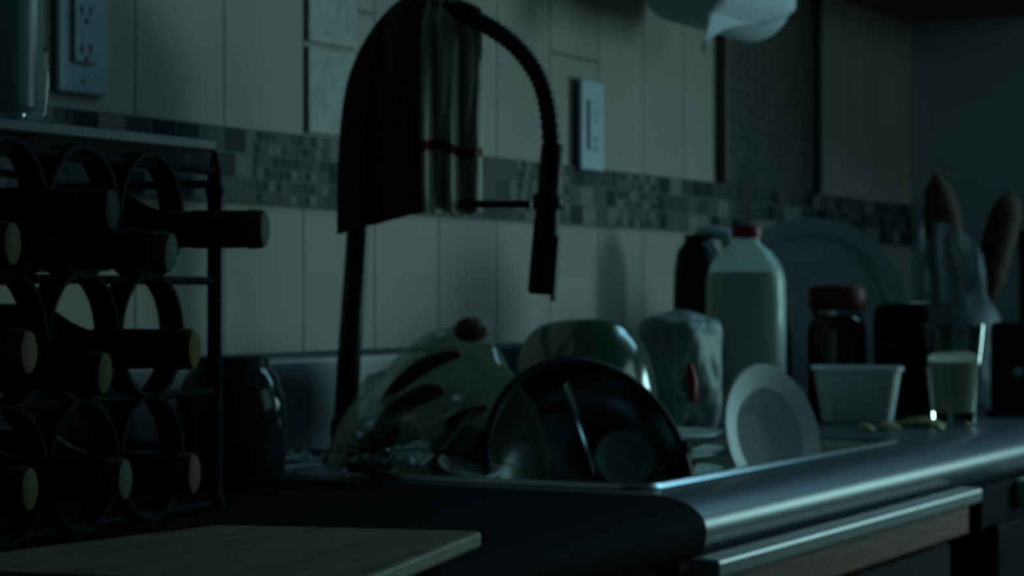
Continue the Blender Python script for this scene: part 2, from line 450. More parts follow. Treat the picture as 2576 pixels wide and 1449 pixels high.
# cabinet under the sink: tilt-out front with pale top edge
cb = thing('sink_base_cabinet', 'brown wooden cabinet under the sink counter with pale top edge', 'cabinet', (1.80, -0.55, -0.9))
bm = B(); box(bm, 0, 0.80, 0.006, 0.026, 0.08, 0.846); box(bm, 0, 0.018, 0.026, 0.52, 0.08, 0.73); box(bm, 0.782, 0.80, 0.026, 0.52, 0.08, 0.858); box(bm, 0.018, 0.782, 0.026, 0.52, 0.08, 0.10); mesh('carcass', bm, M_cabwood, cb, smooth=False)
dr = mesh('drawer', box(B(), -0.04, 0.755, -0.034, -0.008, 0.797, 0.834), M_cabwood, cb, smooth=False, bevel=0.003)
mesh('drawer_edge', box(B(), -0.045, 0.757, -0.050, -0.0215, 0.8345, 0.852), M_pale, dr, smooth=False, bevel=0.004, label='pale ribbed top edge')
for k in range(2):
    mesh('door', box(B(), -0.035 + k * 0.40, 0.355 + k * 0.40, -0.012, 0.005, 0.10, 0.785), M_darkwood, cb, smooth=False, bevel=0.004)
# dishwasher at the right
dw = thing('dishwasher', 'black dishwasher with pale control strip right of the brown cabinet', 'dishwasher', (2.62, -0.55, -0.9))
mesh('housing', box(B(), 0, 0.62, -0.030, 0.52, 0.05, 0.846), M_matte, dw, smooth=False, bevel=0.004)
mesh('control_panel', box(B(), 0.155, 0.60, -0.052, -0.030, 0.815, 0.845), M_white, dw, smooth=False, bevel=0.002, label='pale control strip')
mesh('door', box(B(), 0.02, 0.60, -0.045, -0.031, 0.08, 0.800), M_matte, dw, smooth=False, bevel=0.004)

# wall cabinet, its dark underside at the top right
wc = thing('wall_cabinet', 'brown wall cabinet above the counter, seen from below at top right', 'cabinet', (2.60, -0.28, 0.703))
mesh('carcass', box(B(), 0, 1.555, 0.018, 0.278, 0, 0.7), M_cabwood, wc, smooth=False)
for k in range(3):
    mesh('door', box(B(), 0.005 + k * 0.518, 0.515 + k * 0.518, 0.0, 0.017, 0.004, 0.69), M_cabwood, wc, smooth=False, bevel=0.003)

# paper towel roll under the cabinet
pt = thing('paper_towel_roll', 'white paper towel roll with a loose end hanging under the wall cabinet', 'paper towel', (2.74, -0.135, 0.602))
Mx = Matrix.Rotation(PI / 2, 4, 'Y')
bm = B(); lathe(bm, [(0.020, 0.0), (0.058, 0.0), (0.060, 0.003), (0.060, 0.262), (0.058, 0.265), (0.020, 0.265), (0.020, 0.0)], n=64, M=Mx, c0=False, c1=False)
mesh('paper_roll', bm, M_paper, pt)
bm = B()
rows = []
for i in range(15):
    t = i / 14
    if t < 0.4:
        a = PI * 0.55 * (t / 0.4)
        rows.append((-0.0615 * math.sin(a + 0.9), -0.0615 * math.cos(a + 0.9) * -1))
    else:
        s = (t - 0.4) / 0.6
        y0, z0 = rows[5][0], rows[5][1]
        rows.append((y0 + 0.010 * s * s, z0 - 0.052 * s))
gr = []
for i, (y, z) in enumerate(rows):
    t = i / 14
    wd = 0.26 * (1 - max(0, (t - 0.25)) / 0.75) ** 2.6 + 0.014
    gr.append([(0.002 + wd * k / 6, y + 0.004 * math.sin(k * 1.7 + t * 5) * max(0, t - 0.4), z + 0.004 * math.sin(k)*max(0,t-.4)) for k in range(7)])
loft(bm, gr, False, False, ring=False)
mesh('loose_sheet', bm, M_paper, pt, solid=0.0008)
bm = B(); tube(bm, [(-0.02, 0, 0), (0.285, 0, 0)], 0.008)
mesh('holder_rod', bm, M_black, pt)
for x in (-0.016, 0.280):
    mesh('holder_bracket', box(B(), x - 0.004, x + 0.004, -0.012, 0.012, -0.015, 0.101), M_black, pt, smooth=False, bevel=0.002)

# ================================================================ OUTLETS
def outlet(name, label, x, z, tgl=False):
    r = thing(name, label, 'outlet', (x, -0.001, z))
    mesh('cover_plate', box(B(), -0.037, 0.037, -0.006, 0.0, 0, 0.125), M_outlet, r, smooth=False, bevel=0.003)
    ins = mesh('receptacle', box(B(), -0.0175, 0.0175, -0.0095, -0.005, 0.029, 0.096), M_outlet, r, smooth=False, bevel=0.0015)
    bm = B()
    for zz in (0.043, 0.078):
        for xx in (-0.007, 0.006): box(bm, xx - 0.001, xx + 0.001, -0.0101, -0.009, zz - 0.004, zz + 0.004)
        lathe(bm, [(0.0023, 0), (0.0023, 0.0012)], n=10, M=Matrix.Translation((0, -0.0092, zz - 0.010)) @ Matrix.Rotation(PI / 2, 4, 'X'))
    mesh('slots', bm, M_outdark, ins, smooth=False)
    for zz in (0.012, 0.113):
        mesh('screw', lathe(B(), [(0.003, 0), (0.0028, 0.001)], n=12, M=Matrix.Translation((0, -0.0058, zz)) @ Matrix.Rotation(PI / 2, 4, 'X')), M_steel, r)
    return r
outlet('wall_outlet', 'white wall outlet at the upper left, behind the glass mug', 1.647, 0.364)
outlet('wall_outlet', 'white wall outlet right of the faucet, above the mosaic border', 2.726, 0.345).location.y = -0.007

# ================================================================ FAUCET (leans a little)
fc = thing('kitchen_faucet', 'dark high-arc pull-down kitchen faucet with a ribbed hose arch', 'faucet', (1.975, -0.092, 0.002))
bm = B(); lathe(bm, [(0.027, 0.0), (0.027, 0.004), (0.020, 0.010), (0.018, 0.045), (0.014, 0.050)])
mesh('base', bm, M_faucet, fc)
bm = B(); tube(bm, [(0, 0.004, 0.03), (0, 0.000, 0.10), (0, -0.010, 0.22), (0, -0.017, 0.32)], [0.0125, 0.0125, 0.0120, 0.0115], n=20)
mesh('riser', bm, M_faucet, fc)
arch = []
ctrl = [(-0.017, 0.315), (-0.020, 0.36), (-0.026, 0.405), (-0.042, 0.440), (-0.068, 0.462), (-0.100, 0.469), (-0.132, 0.463), (-0.160, 0.450), (-0.196, 0.426), (-0.222, 0.394), (-0.234, 0.358), (-0.238, 0.312)]
def cr(c, n):
    out = []
    c = [c[0]] + list(c) + [c[-1]]
    m = len(c) - 3
    for k in range(n + 1):
        t = k / n * m; i = min(int(t), m - 1); t -= i
        p0, p1, p2, p3 = (Vector(c[i + j]) for j in range(4))
        out.append(0.5 * ((2 * p1) + (-p0 + p2) * t + (2 * p0 - 5 * p1 + 4 * p2 - p3) * t * t + (-p0 + 3 * p1 - 3 * p2 + p3) * t ** 3))
    return out
ap = cr([Vector((0, a, b)) for a, b in ctrl], 300)
bm = B(); tube(bm, ap, [0.0082 + 0.0016 * (0.5 + 0.5 * math.sin(i * 2 * PI / 5)) for i in range(len(ap))], n=14)
mesh('spring_hose', bm, M_hose, fc)
# docking arm and clip
bm = B(); tube(bm, [(0, -0.015, 0.272), (0, -0.10, 0.268), (0, -0.215, 0.266)], 0.0042, n=10)
mesh('docking_arm', bm, M_hose, fc)
bm = B(); lathe(bm, [(0.0135, -0.009), (0.0150, -0.007), (0.0150, 0.007), (0.0135, 0.009)], M=Matrix.Translation((0, -0.0125, 0.272)))
mesh('arm_collar', bm, M_faucet, fc)
def along(p0, p1):
    d = Vector(p1) - Vector(p0)
    return Matrix.Translation(Vector(p0)) @ d.to_track_quat('Z', 'Y').to_matrix().to_4x4(), d.length
Ms, L = along((0, -0.2385, 0.320), (0, -0.226, 0.176))
bm = B(); lathe(bm, [(0.0100, -0.006), (0.0115, -0.003), (0.0118, 0.060), (0.0130, 0.075), (0.0135, 0.100), (0.0140, L - 0.004), (0.0125, L)], M=Ms, n=32)
sp = mesh('spray_head', bm, M_hose, fc)
bm = B(); box(bm, -0.004, 0.004, -0.0160, -0.0125, 0.085, L + 0.006, M=Ms)
mesh('spray_button', bm, M_black, sp, bevel=0.001)
bm = B(); lathe(bm, [(0.0135, -0.008), (0.0155, -0.005), (0.0155, 0.005), (0.0135, 0.008)], M=Matrix.Translation((0, -0.2335, 0.268)))
mesh('hose_clip', bm, M_hose, fc)
bm = B(); tube(bm, [(0.010, 0.002, 0.030), (0.030, 0.004, 0.032), (0.062, 0.006, 0.040)], [0.008, 0.006, 0.004])
mesh('handle', bm, M_faucet, fc)

# ---- towel hung over the arch
def cloth(s0, s1, xoff, zb_fn, seed, wide=0.0, n=48, mrow=46):
    ys = [p.y for p in ap]; zs = [p.z for p in ap]
    def arch_z(y):
        best = None
        for a, b in zip(ys, zs):
            if b < 0.40: continue
            d = abs(a - y)
            if best is None or d < best[0]: best = (d, b)
        return best[1] if best else 0.43
    bm = B(); uvl = bm.loops.layers.uv.new('UVMap')
    for side in (1, -1):
        rows = []
        for j in range(mrow + 1):
            v = j / mrow
            row = []
            for i in range(n + 1):
                s = s0 + (s1 - s0) * i / n
                yt = -0.030 - 0.128 * s                            # place on the hose
                zt = arch_z(yt) + 0.0125 + xoff
                # where this strip hangs once it is clear of the hose
                yb = -0.022 - 0.096 * min(s / 0.42, 1.0) - 0.025 * max(0, (s - 0.42) / 0.58)
                if side == 1:
                    xb = -0.044 - xoff + 0.070 * max(0, (s - 0.42) / 0.58) - wide * math.sin(PI * i / n)
                    zb = zb_fn(s)
                else:
                    xb = 0.026 + xoff + 0.006 * math.sin(s * 11)
                    zb = zb_fn(s) + 0.035
                e = 1 - (1 - min(v / 0.30, 1)) ** 2
                f = 1 - math.exp(-v * 3.4)
                fold = 0.008 * f * math.sin(s * 24 + seed + 1.3 * math.sin(v * 3)) + 0.004 * f * math.sin(s * 47 + v * 4 + seed)
                x = xb * (0.30 * e + 0.70 * f) + fold
                y = yt + (yb - yt) * f + 0.5 * fold
                z = zt + (zb - zt) * v ** 1.25
                row.append((bm.verts.new((x, y, z)), (s, v if side == 1 else 1 + v)))
            rows.append(row)
        for j in range(mrow):
            for i in range(n):
                q = [rows[j][i], rows[j][i + 1], rows[j + 1][i + 1], rows[j + 1][i]]
                f = bm.faces.new([a[0] for a in q])
                for lp, a in zip(f.loops, q): lp[uvl].uv = a[1]
    bmesh.ops.remove_doubles(bm, verts=bm.verts[:], dist=1e-5)
    return bm
FP = (1.975, -0.092, T + 0.002)
o = mesh('kitchen_towel', cloth(0.30, 1.0, 0.0, lambda s: 0.262 - 0.006 * s + 0.004 * math.sin(s * 14), 0.0), M_towel, None, smooth=True, solid=0.003)
o.location = FP
tag(o, 'grey-green kitchen towel with a red stripe near its hem, draped over the faucet arch', 'towel')
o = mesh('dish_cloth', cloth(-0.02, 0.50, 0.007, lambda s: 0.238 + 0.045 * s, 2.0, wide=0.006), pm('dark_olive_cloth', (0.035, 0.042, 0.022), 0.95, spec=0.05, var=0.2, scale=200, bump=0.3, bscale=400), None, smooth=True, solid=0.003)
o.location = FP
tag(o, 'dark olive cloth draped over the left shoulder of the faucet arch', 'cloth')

# ================================================================ WINE RACK, SHELF, BOTTLES
rk = thing('wine_rack', 'black wrought iron wine rack with ring holders full of bottles', 'wine rack', (1.127, -0.288, 0.0), (0, 0, 0.12))
def post(x, y, h=0.288, fin=True):
    bm = B(); r = 0.0062
    lathe(bm, [(0.009, 0.0), (0.009, 0.006), (r, 0.010), (r, h - 0.03), (r + 0.002, h - 0.024), (r, h - 0.018), (r * 0.9, h - 0.006), (0.0012, h + 0.012)], n=16, M=Matrix.Translation((x, y, 0)))
    return bm
for x in (-0.06, 0.405):
    for y in (0.0, 0.185): mesh('post', post(x, y), M_iron, rk)
cols = (-0.006, 0.093, 0.192, 0.291); rws = (0.050, 0.146, 0.240)
for cx in cols:
    for cz in rws:
        for y in (-0.008, 0.170):
            if y > 0 and cx < 0.05: continue
            bm = B(); ro = 0.0490; k = 40
            loft(bm, [[(cx + rr * math.cos(2 * PI * i / k), y + yy, cz + rr * 1.02 * math.sin(2 * PI * i / k)) for i in range(k)]
                      for rr, yy in ((ro, 0), (ro, 0.021), (ro - 0.0035, 0.021), (ro - 0.0035, 0), (ro, 0))], False, False)
            mesh('ring', bm, M_iron, rk)
for y in (0.0, 0.185):
    for z in (0.004, 0.097, 0.189, 0.281):
        bm = B(); tube(bm, [(-0.06, y, z), (0.405, y, z)], 0.0035, n=8); mesh('crossbar', bm, M_iron, rk)
for x in (-0.06, 0.405):
    for z in (0.05, 0.27):
        bm = B(); tube(bm, [(x, 0, z), (x, 0.185, z)], 0.0035, n=8); mesh('side_bar', bm, M_iron, rk)
# small scrolls on the right side of the front
for z, sg in ((0.235, 1), (0.06, -1)):
    bm = B()
    tube(bm, [(0.352 + (0.022 - 0.0018 * i) * math.cos(i * 0.5 * sg + 1.2), 0.0, z + (0.030 - 0.0022 * i) * math.sin(i * 0.5 * sg + 1.2)) for i in range(12)], 0.003, n=8)
    mesh('scroll', bm, M_iron, rk)

shf = thing('shelf_board', 'dark shelf board lying across the top of the wine rack', 'shelf', (0.95, -0.248, 0.2965))
mesh('board', box(B(), 0, 0.572, 0, 0.215, 0, 0.0095), pm('dark_stone_shelf', (0.025, 0.034, 0.030), 0.5, var=0.4, scale=50, spec=0.3), shf, smooth=False, bevel=0.002)

CAPS = {'cream': (0.26, 0.26, 0.17), 'green': (0.16, 0.20, 0.14), 'blue': (0.014, 0.03, 0.035), 'gold': (0.30, 0.20, 0.012), 'tan': (0.34, 0.17, 0.09), 'olive': (0.17, 0.15, 0.035)}
CM = {k: pm(k + '_bottle_cap', tuple(c * 0.42 for c in v), 0.7, spec=0.1, var=0.2) for k, v in CAPS.items()}
G = 'wine bottles lying in the rack'
def bottle(x, z, cap, label, yt=-0.345, yaw=0.33, pitch=0.0, neck=0.0145):
    # origin at the mouth; the body runs back to the wall along +y
    r = thing('wine_bottle', label, 'bottle', (x, yt, z), (pitch, 0, yaw), group=G)
    My = Matrix.Rotation(-PI / 2, 4, 'X')
    bm = B(); lathe(bm, [(neck * 0.9, 0.050), (neck, 0.052), (neck, 0.085), (0.020, 0.098), (0.029, 0.112), (0.0330, 0.130), (0.0340, 0.150), (0.0340, 0.290), (0.031, 0.296), (0.010, 0.290)], M=My, n=40)
    mesh('glass_body', bm, M_wineglass, r)
    bm = B(); lathe(bm, [(neck * 0.98, 0.008), (neck * 1.02, 0.010), (neck * 1.05, 0.055), (neck * 1.03, 0.060)], M=My, n=32)
    mesh('foil_sleeve', bm, M_foil, r)
    bm = B(); lathe(bm, [(0.0, 0.0), (neck * 0.80, 0.0003), (neck * 0.98, 0.0015), (neck * 1.06, 0.005), (neck * 1.08, 0.014), (neck * 1.0, 0.0145)], M=My, n=32)
    mesh('cap', bm, CM[cap], r, label=cap + ' coloured cap')
    return r
bottle(1.451, 0.229, 'cream', 'dark wine bottle with cream cap, its neck crossing in front of the rack post', yaw=0.36)
bottle(1.329, 0.208, 'green', 'dark wine bottle with pale green cap, just below the cream-capped one', pitch=0.09)
bottle(1.260, 0.238, 'blue', 'dark wine bottle with bluish cap, high under the shelf board', pitch=-0.02)
bottle(1.358, 0.137, 'gold', 'dark wine bottle with gold cap, middle row next to the post')
bottle(1.171, 0.139, 'tan', 'dark wine bottle with tan cap, middle row at the left picture edge')
bottle(1.252, 0.122, 'olive', 'dark wine bottle with olive cap, hanging low in the middle row', pitch=0.06)
bottle(1.275, 0.046, 'green', 'dark wine bottle with pale green cap in the bottom row')
bottle(1.358, 0.044, 'tan', 'dark wine bottle with tan cap, bottom row next to the post')
bottle(1.172, 0.047, 'olive', 'dark wine bottle with yellowish cap, bottom row at the left picture edge')
bottle(1.172, 0.212, 'olive', 'dark wine bottle with faint olive cap, top row at the left picture edge', yt=-0.33)

mg = thing('glass_mug', 'clear glass mug with a handle standing on the shelf board', 'mug', (1.296, -0.195, 0.306))
bm = B(); lathe(bm, [(0.040, 0.0), (0.043, 0.004), (0.043, 0.125), (0.0435, 0.128), (0.0405, 0.128), (0.040, 0.012), (0.0, 0.010)], M=None, c0=True, c1=True)
mesh('glass_wall', bm, film('cloudy_mug_glass', (0.20, 0.30, 0.32), clear=0.40, rough=0.3, gloss=0.06, bscale=8), mg)
bm = B(); tube(bm, [(0.040, 0, 0.062), (0.058, 0, 0.066), (0.067, 0, 0.060), (0.068, 0, 0.035), (0.064, 0, 0.012), (0.042, 0, 0.008)], 0.0042, n=12)
mesh('handle', bm, M_glass, mg)
bm = B(); lathe(bm, [(0.044, 0.129), (0.046, 0.132), (0.040, 0.140), (0.012, 0.144), (0.010, 0.152), (0.0, 0.153)])
mesh('lid', bm, M_black, mg)

# cutting board in front of the rack
cbd = thing('cutting_board', 'pale wooden cutting board in front of the wine rack', 'cutting board', (0, 0, 0.0))
bm = B()
poly = [(1.320, -0.392), (1.372, -0.580), (1.08, -0.652), (1.02, -0.352)]
loft(bm, [[(x, y, 0.0) for x, y in poly], [(x, y, 0.012) for x, y in poly]])
cbd.location = (1.372, -0.58, T)
for v in bm.verts: v.co.x -= 1.372; v.co.y += 0.58
mesh('board', bm, M_wood, cbd, smooth=False, bevel=0.003)

# dark jar against the upstand, left of the sink
jr = thing('glass_jar', 'open round dark glass jar on the worktop behind the rack post', 'jar', (1.745, -0.105, 0.0))
bm = B(); lathe(bm, [(0.040, 0.0), (0.050, 0.006), (0.053, 0.030), (0.052, 0.075), (0.044, 0.100), (0.036, 0.110), (0.036, 0.118), (0.033, 0.118), (0.033, 0.108), (0.049, 0.075), (0.049, 0.030), (0.038, 0.006), (0.0, 0.005)])
mesh('glass_wall', bm, M_smoke, jr)

# ================================================================ THINGS IN THE SINK
def plate_prof(R, h=0.018, t=0.004):
    return [(R * 0.55, 0.0), (R * 0.62, 0.002), (R * 0.75, h * 0.45), (R * 0.985, h), (R, h + t * 0.5), (R * 0.985, h + t), (R * 0.73, h * 0.45 + t), (R * 0.58, t), (0.0, t)]
G2 = 'stacked plates in the sink'
zz = -0.124
names = ['lowest plate of the stack in the sink', 'second lowest plate of the stack in the sink', 'third plate from the bottom of the sink stack', 'fourth plate from the bottom of the sink stack',
         'third plate from the top of the sink stack', 'second plate from the top of the sink stack', 'topmost plate of the sink stack, tilted beside the white bowl']
for k in range(7):
    p = thing('dinner_plate', 'grey-white ' + names[k], 'plate', (2.235 + 0.006 * math.sin(k * 2.1), -0.285 + 0.005 * math.cos(k * 1.7), zz), (0.02 * math.sin(k), 0.015 * math.cos(k * 2), 0), group=G2)
    mesh('plate_body', lathe(B(), plate_prof(0.118), n=64), M_white, p)
    zz += 0.0215
# steel bowl tilted to the camera
def bowl_prof(R, h, t=0.0015, foot=0.35):
    out = [(R * foot, 0.0)]
    for i in range(1, 13):
        a = i / 12
        out.append((R * (foot + (1 - foot) * math.sin(a * PI / 2) ** 0.9), h * (1 - math.cos(a * PI / 2))))
    ins = [(r - t, z + t * (1 if z > 0 else 1)) for r, z in out]
    return out + [(R + 0.004, h), (R + 0.004, h + 0.003)] + list(reversed(ins)) + [(0.0, t)]
bl = thing('mixing_bowl', 'round polished steel bowl tipped on its side in front of the sink heap', 'bowl', (1.995, -0.345, 0.040))
nrm = Vector((-0.50, -0.80, 0.33)).normalized()
bc = Vector((1.995, -0.362, T + 0.000))
bl.rotation_euler = nrm.to_track_quat('Z', 'Y').to_euler()
bl.location = bc - nrm * 0.075
mesh('bowl_body', lathe(B(), bowl_prof(0.114, 0.075), n=72), pm('dark_glossy_steel', (0.30, 0.34, 0.34), 0.22, metal=1.0, var=0.6, scale=9, bump=0.7, bscale=10), bl)
mesh('rim', tube(B(), [(0.117 * math.cos(2 * PI * i / 72), 0.117 * math.sin(2 * PI * i / 72), 0.076) for i in range(72)], 0.0045, n=10, closed=True), M_black, bl, label='dark rolled rim')
# disc and spoon shape added to stand in for the bowl's reflection and glint
across = Vector((0.848, -0.530, 0.0))
sc1 = thing('reflection_disc', 'small greenish disc added as the reflection inside the right half of the tipped steel bowl', 'reflection_disc')
sc1.location = bc + across * 0.058 - nrm * 0.030 + Vector((0, 0, 0.018))
sc1.rotation_euler = Vector((-0.80, -0.50, 0.36)).normalized().to_track_quat('Z', 'Y').to_euler()
mesh('reflection_disc_body', lathe(B(), plate_prof(0.030, 0.006, 0.003), n=40), pm('grey_green_reflection', (0.20, 0.30, 0.27), 0.3), sc1)

# green see-through bowl upside down behind it
gb = thing('plastic_bowl', 'green-tinted see-through bowl turned upside down behind the steel bowl', 'bowl', (2.26, -0.225, 0.070), (PI - 0.12, 0.16, 0))
gb.location = (2.262, -0.222, T + 0.142)
mesh('bowl_body', lathe(B(), bowl_prof(0.083, 0.108, 0.002, 0.5), n=64), M_greenbowl, gb)

# clear bag stuffed with scraps
def blob(seed, rx, ry, rz, amp, freq, sub=5, flat=None):
    bm = B(); bmesh.ops.create_icosphere(bm, subdivisions=sub, radius=1.0)
    for v in bm.verts:
        d = v.co.normalized()
        n1 = noise.noise(d * freq + Vector((seed, 0, 0))); n2 = 1 - abs(noise.noise(d * freq * 2.3 + Vector((0, seed, 3)))) * 2
        k = 1 + amp * n1 + amp * 0.35 * n2
        v.co = Vector((d.x * rx * k, d.y * ry * k, d.z * rz * k))
    if flat is not None:
        for v in bm.verts: v.co.z = max(v.co.z, flat)
    return bm
bag = thing('plastic_bag', 'clear crumpled plastic bag of food scraps in front of the faucet', 'bag', (1.968, -0.202, -0.122))
bm = blob(3.1, 0.108, 0.112, 0.142, 0.09, 1.8, flat=-0.115)
for v in bm.verts:
    v.co.z += 0.117
    k = max(0.0, (v.co.z - 0.13) / 0.13)
    v.co.x *= 1 - 0.30 * k; v.co.y *= 1 - 0.20 * k
    v.co.y -= 0.02 * k
    if v.co.z < 0.125: v.co.y = min(v.co.y, 0.070)
    if v.co.y > 0.062: v.co.x = min(v.co.x, -0.030)
    if v.co.y < -0.055: v.co.x = max(v.co.x, -0.045 + (-0.055 - v.co.y) * 1.3)
mesh('bag_film', bm, M_bagfilm, bag)
bm = B()
for q in range(5):
    y0 = -0.03 - 0.012 * q; z0 = 0.045 + 0.036 * q
    tube(bm, [(-0.092, 0.06 + y0, z0 - 0.03), (-0.10, 0.0 + y0, z0), (-0.080, -0.06 + y0 * .4, z0 + 0.035)], [0.0006, 0.0020, 0.0006], n=6)
mesh('bag_crease', bm, M_bagfilm, bag, label='shiny crease ridges')
def scrap(name, label, cat, pts, r, m, group=None, flatten=0.5):
    t = thing(name, label, cat, pts[0], group=group)
    P = [Vector(p) - Vector(pts[0]) for p in pts]
    c = cr(P, 16)
    R = [r * (math.sin(PI * (i + 0.8) / (len(c) + 0.6)) ** 0.6) for i in range(len(c))]
    mesh(name + '_piece', tube(B(), c, R, n=12), m, t)
    return t
scrap('vegetable_scrap', 'long orange-brown scrap arching across the upper left of the clear bag', 'food scrap', [(1.905, -0.175, 0.068), (1.905, -0.200, 0.092), (1.915, -0.228, 0.112), (1.925, -0.255, 0.119)], 0.0085, M_peel)
scrap('vegetable_scrap', 'thick orange-brown scrap in the middle of the clear bag', 'food scrap', [(1.905, -0.168, 0.040), (1.895, -0.195, 0.062), (1.90, -0.228, 0.080), (1.91, -0.245, 0.082)], 0.010, M_peel)
scrap('vegetable_scrap', 'thin orange-brown scrap low on the right of the clear bag', 'food scrap', [(1.91, -0.245, 0.048), (1.90, -0.268, 0.058), (1.91, -0.292, 0.068)], 0.006, M_peel)
scrap('vegetable_leaf', 'dark green leaf low in the clear bag', 'food scrap', [(1.90, -0.15, -0.03), (1.885, -0.18, 0.02), (1.90, -0.22, 0.045)], 0.022, M_greenscrap)
scrap('vegetable_leaf', 'dark green leaf between the clear bag and the steel bowl', 'food scrap', [(1.915, -0.235, 0.0), (1.905, -0.255, 0.025), (1.915, -0.285, 0.042)], 0.020, M_greenscrap)
pt2 = thing('potato', 'small brown potato lying on top of the clear bag', 'potato', (1.972, -0.240, 0.130))
bm = blob(8.0, 0.0185, 0.0175, 0.0125, 0.12, 1.6, sub=4); mesh('potato_skin', bm, M_potato, pt2, loc=(0, 0, 0.012))

# cutlery and foil along the near rim of the sink
def spoon(label, loc, rot, fork=False):
    t = thing('fork' if fork else 'spoon', label, 'fork' if fork else 'spoon', loc, rot, group='cutlery on the near sink rim')
    bm = B()
    loops = []
    for i in range(14):
        s = i / 13; x = s * 0.125; wd = 0.0035 + 0.004 * (1 - s) ** 2; z = 0.004 * math.sin(s * PI) + 0.002
        loops.append([(x, wd * a, z + 0.0008 * b) for a, b in ((-1, -1), (1, -1), (1, 1), (-1, 1))])
    loft(bm, loops)
    mesh('handle', bm, M_mirror, t)
    bm = B()
    if not fork:
        gr = []
        for i in range(13):
            a = i / 12
            x = 0.122 + 0.055 * a; wd = 0.0185 * math.sqrt(max(0.02, 1 - (2 * a - 1) ** 2)); 
            gr.append([(x, wd * k / 5, 0.002 - 0.007 * (1 - (k / 5) ** 2) * (1 - (2 * a - 1) ** 2)) for k in range(-5, 6)])
        loft(bm, gr, False, False, ring=False)
        mesh('spoon_bowl', bm, M_mirror, t, solid=0.0012)
    else:
        box(bm, 0.122, 0.145, -0.011, 0.011, 0.001, 0.003)
        for k in range(4): box(bm, 0.144, 0.185, -0.011 + k * 0.0064, -0.0075 + k * 0.0064, 0.001, 0.003)
        mesh('tines', bm, M_mirror, t, smooth=False, bevel=0.0005)
    return t
spoon('steel spoon on the near sink rim, bowl toward the faucet side', (1.862, -0.345, 0.014), (0.12, -0.10, 1.75))
spoon('steel spoon lying across another spoon in front of the clear bag', (1.885, -0.300, 0.012), (-0.2, -0.15, 1.30))
sp2 = spoon('spoon shape added as the diagonal glint inside the tipped steel bowl', (0, 0, 0), (0, 0, 0))  # added in place of a highlight streak on the bowl's inside
p0 = bc + across * -0.028 + Vector((0, 0, 0.088)) - nrm * 0.004; p1 = bc + across * 0.045 - Vector((0, 0, 0.055)) - nrm * 0.040
sp2.location = p0
dx = (p1 - p0).normalized(); dz = (nrm * 0.6 + Vector((0.3, -0.5, 0.3))).normalized(); dy = dz.cross(dx).normalized(); dz = dx.cross(dy)
sp2.rotation_euler = Matrix((dx, dy, dz)).transposed().to_euler()
spoon('steel fork beside the steel bowl, right of its dark rim', (2.03, -0.455, 0.030), (0.1, 0.25, 0.45), fork=True)
spoon('steel fork at the left end of the near sink rim', (1.868, -0.215, 0.012), (0.1, -0.06, 1.62), fork=True)
M_foilsheet = pm('dull_foil', (0.80, 0.88, 0.88), 0.5, metal=0.25)
for k, (y, sx, sy, lb) in enumerate(((-0.236, 0.030, 0.045, 'bright crumpled foil scrap on the near sink rim in front of the clear bag'),
                                     (-0.188, 0.024, 0.030, 'smaller foil scrap on the near sink rim, left of the bright one'),
                                     (-0.120, 0.026, 0.038, 'dull foil scrap on the near sink rim, in front of the faucet'))):
    fo = thing('foil_scrap', lb, 'foil', (1.851, y, 0.0055), (0, 0, 0.2 * k), group='foil scraps on the sink rim')
    bm = B(); bmesh.ops.create_grid(bm, x_segments=18, y_segments=18, size=0.5)
    for v in bm.verts:
        x, yy = v.co.x, v.co.y
        q = Vector((x * 3 + k * 7, yy * 3, 1))
        v.co = Vector((x * sx, yy * sy, 0.007 + (0.016 - 0.003 * k) * abs(noise.noise(q)) + 0.020 * (x + 0.5) * (1 - abs(yy) * 1.2) * (1 if k == 0 else 0.4)))
    mesh('foil_sheet', bm, M_foilsheet, fo, solid=0.0008)
cp = thing('small_steel_cup', 'small steel cup standing on the sink rim beside the rack post', 'cup', (1.853, -0.080, 0.006))
mesh('cup_body', lathe(B(), [(0.006, 0.0), (0.0075, 0.002), (0.0085, 0.028), (0.0092, 0.030), (0.0078, 0.030), (0.007, 0.003), (0.0, 0.002)], n=32), M_steel, cp)
cl = thing('small_dish', 'small pale dish low at the near sink rim, left of the steel bowl', 'dish', (1.888, -0.283, 0.004), (0.20, -0.30, 0.3))
mesh('dish_body', lathe(B(), plate_prof(0.031, 0.008, 0.003)), M_white, cl)

# white bowl on edge at the right of the heap
wb = thing('cereal_bowl', 'white bowl standing on its edge at the right front of the sink', 'bowl', (0, 0, 0))
nrm = Vector((-0.30, -0.90, 0.22)).normalized()
wb.rotation_euler = nrm.to_track_quat('Z', 'Y').to_euler()
wb.location = Vector((2.312, -0.418, T + 0.018)) - nrm * 0.02
prof = [(0.030, 0.0), (0.034, 0.002), (0.050, 0.020), (0.058, 0.030), (0.078, 0.036), (0.080, 0.0385), (0.078, 0.041), (0.055, 0.035), (0.046, 0.023), (0.030, 0.007), (0.0, 0.006)]
mesh('bowl_body', lathe(B(), prof, n=64), M_white, wb)

